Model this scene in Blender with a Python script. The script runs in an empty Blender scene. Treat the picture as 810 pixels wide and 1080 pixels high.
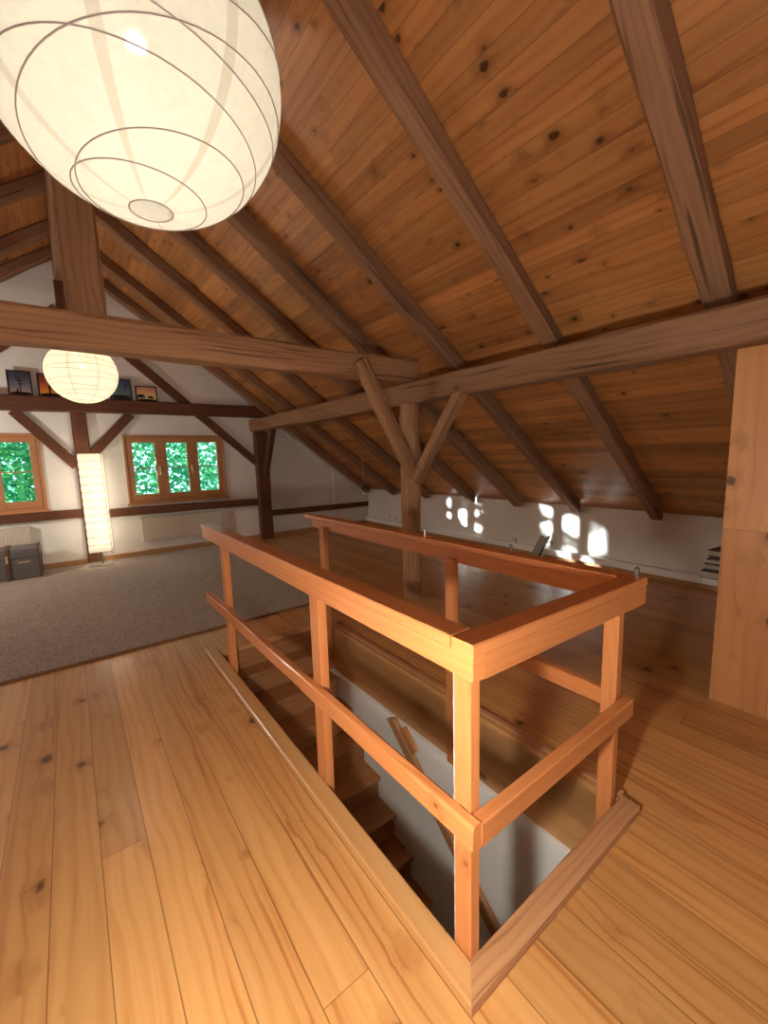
import bpy, math, random
from mathutils import Vector, Matrix

SC = bpy.context.scene
COL = SC.collection
V = Vector

# ------------------------------------------------------------------ helpers
class MB:
    """collects quads / polygons with UVs in metres, then links them as ONE mesh object"""
    def __init__(self):
        self.v = []; self.f = []; self.uv = []; self.sm = []
    def poly(self, pts, uvs=None, smooth=False):
        n = len(self.v)
        self.v += [tuple(p) for p in pts]
        self.f.append(tuple(range(n, n + len(pts))))
        self.uv.append(uvs or [(p[0], p[1]) for p in pts]); self.sm.append(smooth)
    def beam(self, p0, p1, w, h, up=(0, 0, 1), ch=.006, segs=1, jit=0., seed=0, cut0=None, cut1=None, cs=None, mit0=0., mit1=0.):
        """a timber of width w (sideways) and height h (along up), chamfered, grain along its length"""
        p0 = V(p0); p1 = V(p1); d = p1 - p0; L = d.length; d.normalize()
        s = d.cross(V(up)).normalized(); u = s.cross(d).normalized()
        rnd = random.Random(seed)
        a, b = w / 2, h / 2
        c = min(ch, a * .9, b * .9)
        prof = cs or [(-a + c, -b), (a - c, -b), (a, -b + c), (a, b - c), (a - c, b), (-a + c, b), (-a, b - c), (-a, -b + c)]
        n = len(prof); per = [0]
        for i in range(n):
            q = prof[i]; r = prof[(i + 1) % n]
            per.append(per[-1] + math.hypot(q[0] - r[0], q[1] - r[1]))
        ou, ov = rnd.uniform(0, 9), rnd.uniform(0, 9)
        base = len(self.v)
        off = [(0, 0)] * n
        for k in range(segs + 1):
            t = k / segs
            off = [(o[0] * .6 + rnd.uniform(-1, 1) * jit, o[1] * .6 + rnd.uniform(-1, 1) * jit) for o in off]
            for (x, y), o in zip(prof, off):
                e = 0.
                q = p0 + d * (L * t) + s * (x + o[0]) + u * (y + o[1])
                if k == 0: q += d * mit0 * x
                if k == segs: q += d * mit1 * x
                if k == 0 and cut0 is not None:
                    q += d * cut0 * y
                if k == segs and cut1 is not None:
                    q += d * cut1 * y
                self.v.append(tuple(q))
        for k in range(segs):
            for i in range(n):
                j = (i + 1) % n
                self.f.append((base + k * n + i, base + k * n + j, base + (k + 1) * n + j, base + (k + 1) * n + i))
                u0, u1 = ou + L * k / segs, ou + L * (k + 1) / segs
                self.uv.append([(u0, ov + per[i]), (u0, ov + per[i + 1]), (u1, ov + per[i + 1]), (u1, ov + per[i])])
                self.sm.append(False)
        for k, rev in ((0, True), (segs, False)):
            idx = [base + k * n + i for i in range(n)]
            uv = [(ou + x * .12, ov + y) for x, y in prof]
            if rev: idx = idx[::-1]; uv = uv[::-1]
            self.f.append(tuple(idx)); self.uv.append(uv); self.sm.append(False)
        return self
    def box(self, x0, x1, y0, y1, z0, z1, ax='x', ch=.003, seed=0, **k):
        cx, cy, cz = (x0 + x1) / 2, (y0 + y1) / 2, (z0 + z1) / 2
        if ax == 'x': return self.beam((x0, cy, cz), (x1, cy, cz), y1 - y0, z1 - z0, (0, 0, 1), ch, seed=seed, **k)
        if ax == 'y': return self.beam((cx, y0, cz), (cx, y1, cz), x1 - x0, z1 - z0, (0, 0, 1), ch, seed=seed, **k)
        return self.beam((cx, cy, z0), (cx, cy, z1), x1 - x0, y1 - y0, (0, 1, 0), ch, seed=seed, **k)
    def tube(self, pts, r, n=6, closed=False):
        pts = [V(p) for p in pts]; m = len(pts); base = len(self.v); ref = V((.37, .21, .9)).normalized()
        for k, p in enumerate(pts):
            a = pts[(k - 1) % m] if (closed or k) else p
            b = pts[(k + 1) % m] if (closed or k < m - 1) else p
            d = (b - a).normalized(); s = d.cross(ref)
            if s.length < 1e-3: s = d.cross(V((1, 0, 0)))
            s.normalize(); u = s.cross(d)
            for i in range(n):
                t = 2 * math.pi * i / n
                self.v.append(tuple(p + s * (r * math.cos(t)) + u * (r * math.sin(t))))
        for k in range(m if closed else m - 1):
            k2 = (k + 1) % m
            for i in range(n):
                j = (i + 1) % n
                self.f.append((base + k * n + i, base + k * n + j, base + k2 * n + j, base + k2 * n + i))
                self.uv.append([(k * .02, i * .01), (k * .02, j * .01), (k * .02 + .02, j * .01), (k * .02 + .02, i * .01)]); self.sm.append(True)
        if not closed:
            for k, rev in ((0, True), (m - 1, False)):
                idx = [base + k * n + i for i in range(n)]
                self.f.append(tuple(idx[::-1] if rev else idx)); self.uv.append([(0, 0)] * n); self.sm.append(False)
        return self
    def lathe(self, prof, c=(0, 0, 0), n=40, uvr=None):
        base = len(self.v); c = V(c)
        for r, z in prof:
            for i in range(n):
                t = 2 * math.pi * i / n
                self.v.append((c.x + r * math.cos(t), c.y + r * math.sin(t), c.z + z))
        m = len(prof)
        for k in range(m - 1):
            for i in range(n):
                j = (i + 1) % n
                self.f.append((base + k * n + i, base + k * n + j, base + (k + 1) * n + j, base + (k + 1) * n + i))
                self.uv.append([(i / n, k / (m - 1)), ((i + 1) / n, k / (m - 1)), ((i + 1) / n, (k + 1) / (m - 1)), (i / n, (k + 1) / (m - 1))]); self.sm.append(True)
        return self
    def build(self, name, mat, parent=None, label=None):
        me = bpy.data.meshes.new(name)
        me.from_pydata(self.v, [], self.f)
        l = me.uv_layers.new(name='UVMap')
        flat = []
        for uv in self.uv:
            for a in uv: flat += [a[0], a[1]]
        l.data.foreach_set('uv', flat)
        me.polygons.foreach_set('use_smooth', self.sm)
        mats = mat if isinstance(mat, (list, tuple)) else [mat]
        for m in mats: me.materials.append(m)
        me.update()
        o = bpy.data.objects.new(name, me); COL.objects.link(o)
        if parent: o.parent = parent
        if label: o['label'] = label
        return o

def tag(o, label, cat, group=None, kind=None):
    o['label'] = label; o['category'] = cat
    if group: o['group'] = group
    if kind: o['kind'] = kind
    return o
def thing(name, label, cat, loc=(0, 0, 0), group=None, rz=0.):
    o = bpy.data.objects.new(name, None); COL.objects.link(o); o.location = loc; o.rotation_euler = (0, 0, rz)
    o.empty_display_size = .1
    return tag(o, label, cat, group)
def struct(o, label=None, cat=None):
    o['kind'] = 'structure'
    if label: o['label'] = label
    if cat: o['category'] = cat
    return o

# ------------------------------------------------------------------ materials
def srgb(r, g, b):
    def f(c):
        c /= 255
        return c / 12.92 if c <= .04045 else ((c + .055) / 1.055) ** 2.4
    return (f(r), f(g), f(b), 1)

class NT:
    def __init__(self, name):
        self.m = bpy.data.materials.new(name); self.m.use_nodes = True
        self.t = self.m.node_tree; self.t.nodes.clear()
        self.out = self.t.nodes.new('ShaderNodeOutputMaterial')
    def n(self, typ, **kw):
        nd = self.t.nodes.new(typ)
        ins = kw.pop('ins', {})
        for k, v in kw.items(): setattr(nd, k, v)
        for k, v in ins.items(): self.set(nd.inputs[k], v)
        return nd
    def set(self, sock, v):
        if hasattr(v, 'is_output') or isinstance(v, bpy.types.NodeSocket): self.t.links.new(v, sock)
        else: sock.default_value = v
    def math(self, op, a, b=0., c=None, clamp=False):
        nd = self.n('ShaderNodeMath', operation=op, use_clamp=clamp)
        self.set(nd.inputs[0], a); self.set(nd.inputs[1], b)
        if c is not None: self.set(nd.inputs[2], c)
        return nd.outputs[0]
    def comb(self, x, y, z=0.):
        nd = self.n('ShaderNodeCombineXYZ')
        for i, v in enumerate((x, y, z)): self.set(nd.inputs[i], v)
        return nd.outputs[0]
    def noise(self, vec, scale=1., detail=3., rough=.5):
        nd = self.n('ShaderNodeTexNoise', ins={'Vector': vec, 'Scale': scale, 'Detail': detail, 'Roughness': rough})
        return nd.outputs['Fac']
    def sstep(self, x, a, b, lo=0., hi=1.):
        nd = self.n('ShaderNodeMapRange', interpolation_type='SMOOTHSTEP')
        for i, v in zip(range(5), (x, a, b, lo, hi)): self.set(nd.inputs[i], v)
        return nd.outputs[0]
    def mix(self, f, a, b, blend='MIX'):
        nd = self.n('ShaderNodeMix', data_type='RGBA', blend_type=blend)
        self.set(nd.inputs[0], f); self.set(nd.inputs[6], a); self.set(nd.inputs[7], b)
        return nd.outputs[2]
    def scale(self, col, f):
        nd = self.n('ShaderNodeVectorMath', operation='SCALE'); self.set(nd.inputs[0], col); self.set(nd.inputs['Scale'], f)
        return nd.outputs[0]
    def bsdf(self, color, rough=.5, **kw):
        p = self.n('ShaderNodeBsdfPrincipled')
        self.set(p.inputs['Base Color'], color); self.set(p.inputs['Roughness'], rough)
        for k, v in kw.items(): self.set(p.inputs[k.replace('_', ' ')], v)
        self.t.links.new(p.outputs[0], self.out.inputs[0])
        return p
    def bump(self, p, h, strength=.3, dist=.01):
        b = self.n('ShaderNodeBump'); b.inputs['Strength'].default_value = strength; b.inputs['Distance'].default_value = dist
        self.t.links.new(h, b.inputs['Height']); self.t.links.new(b.outputs[0], p.inputs['Normal'])

def wood(name, light, mid, dark, knotc, jstr=.8, krad=.03, streak=.9, plank=0., plen=3.2, poff=0., rough=.4, coat=0., ring=28., knots=.5, kscale=4.5, tint=.25, joint=.004, crack=0., bump=.15, spec=.5, sheen_noise=.25, fine=1.):
    T = NT(name)
    uvn = T.n('ShaderNodeUVMap'); sp = T.n('ShaderNodeSeparateXYZ'); T.t.links.new(uvn.outputs[0], sp.inputs[0])
    u, v = sp.outputs[0], sp.outputs[1]
    oi = T.n('ShaderNodeObjectInfo')
    orand = T.math('MULTIPLY', oi.outputs['Random'], 17.)
    if plank:
        pv = T.math('DIVIDE', T.math('ADD', v, poff), plank)
        idx = T.math('FLOOR', pv); fr = T.math('FRACT', pv)
        w1 = T.n('ShaderNodeTexWhiteNoise', noise_dimensions='1D'); T.set(w1.inputs['W'], idx)
        us = T.math('DIVIDE', T.math('ADD', u, T.math('MULTIPLY', w1.outputs['Value'], plen)), plen)
        uid = T.math('FLOOR', us); ufr = T.math('FRACT', us)
        w2 = T.n('ShaderNodeTexWhiteNoise', noise_dimensions='2D'); T.set(w2.inputs['Vector'], T.comb(idx, uid))
        rnd = w2.outputs['Value']
        ed = T.math('MINIMUM', T.math('MULTIPLY', T.math('MINIMUM', fr, T.math('SUBTRACT', 1., fr)), plank),
                    T.math('MULTIPLY', T.math('MINIMUM', ufr, T.math('SUBTRACT', 1., ufr)), plen * 1.3))
        jmask = T.sstep(ed, joint * .35, joint, 1., 0.)
    else:
        rnd = oi.outputs['Random']; jmask = None
    z = T.math('MULTIPLY', rnd, 23.)
    warp = T.noise(T.comb(T.math('MULTIPLY', u, 1.1), T.math('MULTIPLY', v, 5.), z), 1., 2.)
    # knots
    vo = T.n('ShaderNodeTexVoronoi', feature='F1'); T.set(vo.inputs['Vector'], T.comb(u, T.math('MULTIPLY', v, 1.25), z)); vo.inputs['Scale'].default_value = kscale
    kc = T.n('ShaderNodeSeparateColor'); T.t.links.new(vo.outputs['Color'], kc.inputs[0])
    kd = T.noise(T.comb(T.math('MULTIPLY', u, 26.), T.math('MULTIPLY', v, 34.), z), 1., 2.)
    on = T.math('LESS_THAN', kc.outputs[0], knots)
    rad = T.math('MULTIPLY_ADD', kc.outputs[1], krad * 1.8, krad)
    dk = T.math('MULTIPLY', vo.outputs['Distance'], T.math('MULTIPLY_ADD', kd, 1.6, .3))
    kn = T.math('MULTIPLY', on, T.sstep(T.math('DIVIDE', dk, rad), .6, 1.25, 1., 0.))
    halo = T.math('MULTIPLY', on, T.sstep(T.math('DIVIDE', dk, rad), 1., 3.6, 1., 0.))
    # rings: lines along the length, bent by noise and round knots
    vv = T.math('ADD', v, T.math('ADD', T.math('MULTIPLY', T.math('SUBTRACT', warp, .5), .14), T.math('MULTIPLY', halo, .018)))
    rg = T.math('SINE', T.math('ADD', T.math('MULTIPLY', vv, ring * 6.283), T.math('ADD', T.math('MULTIPLY', z, 3.), orand)))
    rg = T.math('MULTIPLY_ADD', rg, .5, .5)
    rg = T.math('POWER', rg, 2.2)
    st = T.noise(T.comb(T.math('MULTIPLY', u, 2.2), T.math('MULTIPLY', vv, 95.), z), 1., 3., .6)
    br = T.noise(T.comb(T.math('MULTIPLY', u, .7), T.math('MULTIPLY', v, 9.), T.math('ADD', z, 4.)), 1., 2.)
    f1 = T.math('ADD', T.math('MULTIPLY', rg, .38 * fine), T.math('ADD', T.math('MULTIPLY', T.math('SUBTRACT', st, .5), .9 * fine), T.math('MULTIPLY', T.math('SUBTRACT', br, .35), streak)), clamp=True)
    c = T.mix(f1, light, mid)
    c = T.mix(T.math('MULTIPLY', T.sstep(f1, .55, 1.), .55), c, dark)
    c = T.mix(T.math('MULTIPLY', halo, .35), c, dark)
    c = T.mix(T.math('MULTIPLY', kn, .85), c, knotc)
    tv = T.math('MULTIPLY_ADD', T.math('SUBTRACT', rnd, .5), tint * 2, 1.)
    c = T.scale(c, tv)
    h = st
    if crack:
        cr = T.noise(T.comb(T.math('MULTIPLY', u, .9), T.math('MULTIPLY', v, 26.), T.math('ADD', z, 9.)), 1., 2., .55)
        cm = T.sstep(cr, .62, .70)
        c = T.mix(T.math('MULTIPLY', cm, crack), c, tuple(x * .25 for x in dark[:3]) + (1,))
        pat = T.sstep(T.noise(T.comb(T.math('MULTIPLY', u, 2.), T.math('MULTIPLY', v, 6.), T.math('ADD', z, 2.)), 1., 3.), .42, .7)
        c = T.mix(T.math('MULTIPLY', pat, .45), c, (light[0] * 1.15, light[1] * 1.2, light[2] * 1.3, 1))
        h = T.math('SUBTRACT', T.math('MULTIPLY', st, .5), T.math('MULTIPLY', cm, 1.))
    if jmask is not None:
        c = T.mix(T.math('MULTIPLY', jmask, jstr), c, tuple(x * .28 for x in dark[:3]) + (1,))
        h = T.math('SUBTRACT', T.math('MULTIPLY', st, .25), jmask)
    rn = T.math('MULTIPLY_ADD', T.noise(T.comb(T.math('MULTIPLY', u, 3.), T.math('MULTIPLY', v, 14.), z), 1., 3.), sheen_noise, rough - sheen_noise / 2)
    p = T.bsdf(c, rn, Coat_Weight=coat, Coat_Roughness=.22, Specular_IOR_Level=spec)
    T.bump(p, h, bump, .006)
    return T.m

M = {}
M['floor'] = wood('floor_pine', srgb(203, 150, 90), srgb(185, 125, 67), srgb(144, 83, 38), srgb(79, 41, 19), plank=.152, plen=4.3, poff=.05, rough=.36, coat=.22, ring=20, knots=.62, kscale=4.2, krad=.06, streak=1.5, tint=.15, joint=.0026, jstr=.6, bump=.12, fine=1.05)
M['ceil'] = wood('ceiling_pine', srgb(187, 129, 74), srgb(150, 92, 50), srgb(85, 44, 23), srgb(48, 23, 11), plank=.108, plen=4.6, rough=.36, ring=15, knots=.9, kscale=5.6, krad=.06, streak=1.35, tint=.24, joint=.003, jstr=.45, bump=.12, fine=.75)
M['old'] = wood('old_timber', srgb(148, 109, 79), srgb(119, 82, 55), srgb(74, 46, 29), srgb(40, 24, 15), rough=.7, ring=26, knots=.3, kscale=2.6, tint=.12, crack=.65, bump=.5, spec=.25, streak=1.2)
M['post'] = wood('hewn_post_timber', srgb(171, 127, 90), srgb(140, 98, 64), srgb(90, 55, 35), srgb(48, 28, 17), rough=.7, ring=26, knots=.35, kscale=3., tint=.06, crack=.7, bump=.6, spec=.25, streak=1.3)
M['dark'] = wood('stained_frame_timber', srgb(108, 68, 46), srgb(88, 52, 34), srgb(58, 32, 20), srgb(34, 18, 12), rough=.65, ring=26, knots=.25, tint=.1, crack=.5, bump=.3, spec=.25)
M['rail'] = wood('railing_pine', srgb(207, 134, 79), srgb(188, 108, 56), srgb(152, 77, 36), srgb(88, 42, 19), rough=.34, coat=.25, ring=30, knots=.42, kscale=4.4, tint=.08, bump=.1, fine=.8)
M['cap'] = wood('rail_cap_pine', srgb(176, 104, 66), srgb(150, 80, 48), srgb(112, 56, 32), srgb(66, 32, 18), rough=.3, coat=.3, ring=30, knots=.35, kscale=4.4, tint=.08, bump=.1, fine=.8)
M['curb'] = wood('curb_larch', srgb(197, 145, 100), srgb(172, 117, 75), srgb(128, 80, 46), srgb(92, 52, 30), rough=.45, ring=42, knots=.15, tint=.06, bump=.2, fine=1.3)
M['stair'] = wood('stair_board', srgb(172, 118, 72), srgb(146, 94, 54), srgb(104, 62, 34), srgb(60, 34, 18), rough=.5, ring=24, knots=.3, tint=.12, bump=.15)
M['panel'] = wood('cupboard_pine', srgb(203, 142, 87), srgb(182, 118, 65), srgb(142, 84, 42), srgb(72, 38, 19), plank=.255, poff=.04, plen=9., rough=.42, ring=14, knots=.6, kscale=4., krad=.06, streak=1.3, tint=.06, joint=.003, jstr=.4, bump=.1, fine=.75)
M['lining'] = wood('lining_pine', srgb(198, 149, 94), srgb(184, 128, 72), srgb(151, 94, 47), srgb(83, 45, 22), rough=.4, coat=.15, ring=13, knots=.4, kscale=3.2, krad=.05, tint=.05, bump=.08, fine=.8)
M['winwood'] = wood('window_wood', srgb(186, 128, 76), srgb(168, 110, 62), srgb(136, 82, 44), srgb(90, 52, 28), rough=.4, coat=.1, ring=30, knots=.1, tint=.06, bump=.08)
M['base'] = wood('baseboard_wood', srgb(178, 134, 84), srgb(160, 114, 68), srgb(124, 84, 48), srgb(84, 54, 30), rough=.45, ring=30, knots=.15, tint=.05, bump=.08)

def plaster(name, col, sc=60, b=.12):
    T = NT(name); tc = T.n('ShaderNodeTexCoord')
    n1 = T.noise(tc.outputs['Object'], sc, 4.); n2 = T.noise(tc.outputs['Object'], 1.3, 3.)
    c = T.mix(T.sstep(n2, .3, .7), col, tuple(x * .93 for x in col[:3]) + (1,))
    p = T.bsdf(c, .9, Specular_IOR_Level=.2); T.bump(p, n1, b, .004)
    return T.m
M['plaster'] = plaster('white_plaster', srgb(238, 233, 224))
M['wellwall'] = plaster('stairwell_plaster', srgb(240, 240, 234), 35, .2)
M['whitepaint'] = plaster('white_paint', srgb(240, 238, 234), 20, .02)
M['ledge'] = plaster('grey_ledge_paint', srgb(188, 186, 180), 20, .02)

def plain(name, col, rough=.5, metal=0., spec=.5):
    T = NT(name); tc = T.n('ShaderNodeTexCoord'); n = T.noise(tc.outputs['Object'], 35., 3.)
    c = T.mix(n, col, tuple(x * .82 for x in col[:3]) + (1,))
    T.bsdf(c, rough, Metallic=metal, Specular_IOR_Level=spec); return T.m
M['steel'] = plain('brushed_steel', srgb(170, 165, 155), .35, 1.)
M['greymetal'] = plain('dull_grey_metal', srgb(140, 132, 120), .45, .4)
M['wire'] = plain('brown_wire', srgb(120, 100, 92), .6)
M['cord'] = plain('pale_cord', srgb(205, 196, 180), .7)
M['black'] = plain('black_plastic', srgb(26, 25, 24), .4)
M['chrome'] = plain('polished_chrome', srgb(235, 232, 225), .15, 1.)
M['brass'] = plain('pale_brass', srgb(214, 196, 150), .35, .7)
M['trunkgrey'] = plain('grey_trunk_cover', srgb(104, 96, 90), .4)
M['trunkwood'] = plain('brown_trunk_trim', srgb(98, 62, 42), .5)
M['leather'] = plain('dark_leather', srgb(52, 36, 26), .5)
M['greybox'] = plain('grey_board', srgb(158, 150, 138), .6)
M['white'] = plain('white_enamel', srgb(226, 222, 212), .4)
M['mag1'] = plain('dark_cover', srgb(56, 36, 32), .35)
M['mag2'] = plain('violet_cover', srgb(78, 66, 96), .35)
M['pages'] = plain('paper_pages', srgb(150, 138, 124), .8)
M['ground'] = plain('lawn', srgb(84, 112, 60), .9)
M['bark'] = plain('bark', srgb(84, 70, 56), .9)
M['dusk'] = plain('silhouette_black', srgb(18, 14, 14), .6)

# radiator: cream enamel with fine vertical flutes
T = NT('radiator_enamel'); tc = T.n('ShaderNodeTexCoord'); sp = T.n('ShaderNodeSeparateXYZ'); T.t.links.new(tc.outputs['Object'], sp.inputs[0])
wv = T.math('SINE', T.math('MULTIPLY', sp.outputs[0], 6.283 / .033))
p = T.bsdf(T.mix(T.sstep(wv, .3, 1.), srgb(206, 192, 172), srgb(196, 181, 160)), .45); T.bump(p, wv, .35, .004); M['rad'] = T.m

# rug: short grey-brown pile
T = NT('rug_pile'); tc = T.n('ShaderNodeTexCoord')
n1 = T.noise(tc.outputs['Object'], 110., 3., .75); n2 = T.noise(tc.outputs['Object'], 9., 4., .6); mp = T.n('ShaderNodeMapping', ins={'Vector': tc.outputs['Object'], 'Scale': (46., 17., 1.)})
n3 = T.noise(mp.outputs[0], 1., 4., .7)
c = T.mix(n1, srgb(120, 104, 90), srgb(206, 184, 160)); c = T.mix(T.sstep(n2, .35, .7), c, T.mix(n1, srgb(108, 94, 84), srgb(190, 170, 150)))
c = T.mix(T.math('MULTIPLY', T.sstep(n3, .45, .65), .5), c, srgb(74, 64, 58))
p = T.bsdf(c, .95, Specular_IOR_Level=.1, Sheen_Weight=.25); T.bump(p, T.math('ADD', n1, T.math('MULTIPLY', n3, .6)), .9, .012); M['rug'] = T.m
M['rugedge'] = plain('rug_binding', srgb(126, 84, 56), .9)

# lamp paper: glows, lets light through
def paper(name, em, tr, seams=0, ribs=0, col=srgb(250, 240, 218), trans=.35):
    full = col; col = tuple(x * .29 for x in col[:3]) + (1,)
    T = NT(name); uvn = T.n('ShaderNodeUVMap'); sp = T.n('ShaderNodeSeparateXYZ'); T.t.links.new(uvn.outputs[0], sp.inputs[0])
    tc = T.n('ShaderNodeTexCoord'); n = T.noise(tc.outputs['Object'], 55., 5., .65); n2 = T.noise(tc.outputs['Object'], 6., 3.)
    c = T.mix(T.math('MULTIPLY', T.sstep(n, .35, .75), .28), col, tuple(x * .66 for x in col[:3]) + (1,))
    c = T.mix(T.math('MULTIPLY', T.sstep(n2, .4, .7), .15), c, tuple(x * .7 for x in col[:3]) + (1,))
    if seams:
        fr = T.math('FRACT', T.math('MULTIPLY', sp.outputs[0], float(seams)))
        d = T.math('ABSOLUTE', T.math('SUBTRACT', fr, .5))
        s = T.sstep(d, .045, .06, 1., 0.)
        c = T.mix(T.math('MULTIPLY', s, .45), c, tuple(x * .4 for x in srgb(150, 136, 112)[:3]) + (1,))
    if ribs:
        fr = T.math('FRACT', T.math('MULTIPLY', sp.outputs[1], float(ribs)))
        d = T.math('ABSOLUTE', T.math('SUBTRACT', fr, .5))
        s = T.sstep(d, .44, .5)
        c = T.mix(T.math('MULTIPLY', s, .3), c, srgb(190, 160, 110))
    di = T.n('ShaderNodeBsdfDiffuse'); T.set(di.inputs[0], T.scale(c, 2.7))
    tl = T.n('ShaderNodeBsdfTranslucent'); T.set(tl.inputs[0], c)
    tp = T.n('ShaderNodeBsdfTransparent')
    m1 = T.n('ShaderNodeMixShader'); m1.inputs[0].default_value = .55; T.t.links.new(di.outputs[0], m1.inputs[1]); T.t.links.new(tl.outputs[0], m1.inputs[2])
    m2 = T.n('ShaderNodeMixShader'); m2.inputs[0].default_value = trans; T.t.links.new(m1.outputs[0], m2.inputs[1]); T.t.links.new(tp.outputs[0], m2.inputs[2])
    e = T.n('ShaderNodeEmission'); T.set(e.inputs[0], full); e.inputs[1].default_value = em
    ad = T.n('ShaderNodeAddShader'); T.t.links.new(m2.outputs[0], ad.inputs[0]); T.t.links.new(e.outputs[0], ad.inputs[1])
    T.t.links.new(ad.outputs[0], T.out.inputs[0]); return T.m
M['paper'] = paper('lantern_paper', .08, .7, seams=8, col=srgb(247, 238, 214))
M['paper2'] = paper('small_lantern_paper', .1, .7, seams=8, col=srgb(252, 240, 214))
M['paper3'] = paper('column_paper', .3, .7, col=srgb(253, 240, 212))

# glass
T = NT('window_glass'); fz = T.n('ShaderNodeFresnel'); fz.inputs[0].default_value = 1.5
g = T.n('ShaderNodeBsdfGlossy'); g.inputs['Roughness'].default_value = .02
tp = T.n('ShaderNodeBsdfTransparent'); tp.inputs[0].default_value = (.93, .97, .97, 1)
ge = T.n('ShaderNodeNewGeometry')
mx = T.n('ShaderNodeMixShader'); T.t.links.new(T.math('MULTIPLY', fz.outputs[0], T.math('SUBTRACT', 1., ge.outputs['Backfacing'])), mx.inputs[0]); T.t.links.new(tp.outputs[0], mx.inputs[1]); T.t.links.new(g.outputs[0], mx.inputs[2])
T.t.links.new(mx.outputs[0], T.out.inputs[0]); M['glass'] = T.m
# leaves
def leafmat(name, c1, c2, c3):
    T = NT(name); tc = T.n('ShaderNodeTexCoord'); n = T.noise(tc.outputs['Object'], 1.7, 4.); n2 = T.noise(tc.outputs['Object'], 9., 2.)
    c = T.mix(T.sstep(n, .3, .7), c1, c2); c = T.mix(T.math('MULTIPLY', T.sstep(n2, .4, .7), .6), c, c3)
    d = T.n('ShaderNodeBsdfDiffuse'); T.set(d.inputs[0], c); t = T.n('ShaderNodeBsdfTranslucent'); T.set(t.inputs[0], c)
    m = T.n('ShaderNodeMixShader'); m.inputs[0].default_value = .55; T.t.links.new(d.outputs[0], m.inputs[1]); T.t.links.new(t.outputs[0], m.inputs[2])
    T.t.links.new(m.outputs[0], T.out.inputs[0]); return T.m
M['leaf'] = leafmat('green_leaves', srgb(54, 142, 100), srgb(116, 194, 104), srgb(72, 168, 154))

# ------------------------------------------------------------------ camera (fitted to the room's vanishing points)
cam = bpy.data.cameras.new('camera'); co = bpy.data.objects.new('camera', cam); COL.objects.link(co)
pit, yaw, rol, FPX = 0.135093425, -0.640717982, -0.028368001, 441.881835
def R(ax, t):
    c_, s_ = math.cos(t), math.sin(t)
    return Matrix(((1, 0, 0), (0, c_, -s_), (0, s_, c_))) if ax == 0 else Matrix(((c_, 0, s_), (0, 1, 0), (-s_, 0, c_))) if ax == 1 else Matrix(((c_, -s_, 0), (s_, c_, 0), (0, 0, 1)))
Mw = R(2, rol) @ R(0, pit) @ R(1, yaw) @ Matrix(((1, 0, 0), (0, 0, -1), (0, 1, 0)))
CAMZ = 1.5
co.matrix_world = Matrix((( Mw[0][0], -Mw[1][0], -Mw[2][0], 0), (Mw[0][1], -Mw[1][1], -Mw[2][1], 0), (Mw[0][2], -Mw[1][2], -Mw[2][2], CAMZ), (0, 0, 0, 1)))
cam.sensor_fit = 'HORIZONTAL'; cam.sensor_width = 36; cam.lens = FPX / 810 * 36; cam.clip_start = .02
SC.camera = co

# ------------------------------------------------------------------ room shell
RX = .2                      # ridge
KX, KZ, SL = 5.28, .78, .73   # knee wall, its height, roof slope
LX = 2 * RX - KX
GY, BY = 7.7, -2.6            # gable wall, wall behind the camera
def roofz(x): return KZ + SL * (KX - x) if x >= RX else KZ + SL * (x - LX)
RZ = roofz(RX)
WX0, WX1, WY0, WY1 = .79, 1.70, .70, 3.30      # stairwell opening

mb = MB()
def slab(x0, x1, y0, y1, z0=-.2, z1=0.):
    mb.poly([(x0, y0, z1), (x1, y0, z1), (x1, y1, z1), (x0, y1, z1)], [(y0, x0), (y0, x1), (y1, x1), (y1, x0)])
    mb.poly([(x0, y1, z0), (x1, y1, z0), (x1, y0, z0), (x0, y0, z0)], [(y1, x0), (y1, x1), (y0, x1), (y0, x0)])
    for a, b in (((x0, y0), (x1, y0)), ((x1, y0), (x1, y1)), ((x1, y1), (x0, y1)), ((x0, y1), (x0, y0))):
        mb.poly([(a[0], a[1], z0), (b[0], b[1], z0), (b[0], b[1], z1), (a[0], a[1], z1)], [(a[1], a[0]), (b[1], b[0]), (b[1] + .03, b[0]), (a[1] + .03, a[0])])
slab(LX, WX0, BY, GY); slab(WX1, KX, BY, GY); slab(WX0, WX1, BY, WY0); slab(WX0, WX1, WY1, GY)
struct(mb.build('floor', M['floor']), 'honey coloured pine board floor', 'floor')

def roofside(name, xa, sgn, label):
    m = MB(); L = math.hypot(abs(xa - RX), RZ - KZ) * 1.06
    xe = RX + sgn * (abs(xa - RX) + .25); ze = roofz(xa) - .25 * SL
    n = V((-sgn * -SL, 0, 1)).normalized()
    n = V((sgn * SL, 0, 1)).normalized() * .06
    a = [V((RX, BY - .1, RZ)), V((xe, BY - .1, ze)), V((xe, GY + .4, ze)), V((RX, GY + .4, RZ))]
    uv = [(BY - .1, 0), (BY - .1, L), (GY + .4, L), (GY + .4, 0)]
    m.poly(a, uv); b = [p + n for p in a]; m.poly(b[::-1], uv[::-1])
    for i in range(4):
        j = (i + 1) % 4; m.poly([a[i], a[j], b[j], b[i]])
    return struct(m.build(name, M['ceil']), label, 'ceiling')
roofside('ceiling_right', KX, 1, 'sloping pine board ceiling above the knee wall with light spots')
roofside('ceiling_left', LX, -1, 'sloping pine board ceiling behind the large paper lantern')

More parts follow.
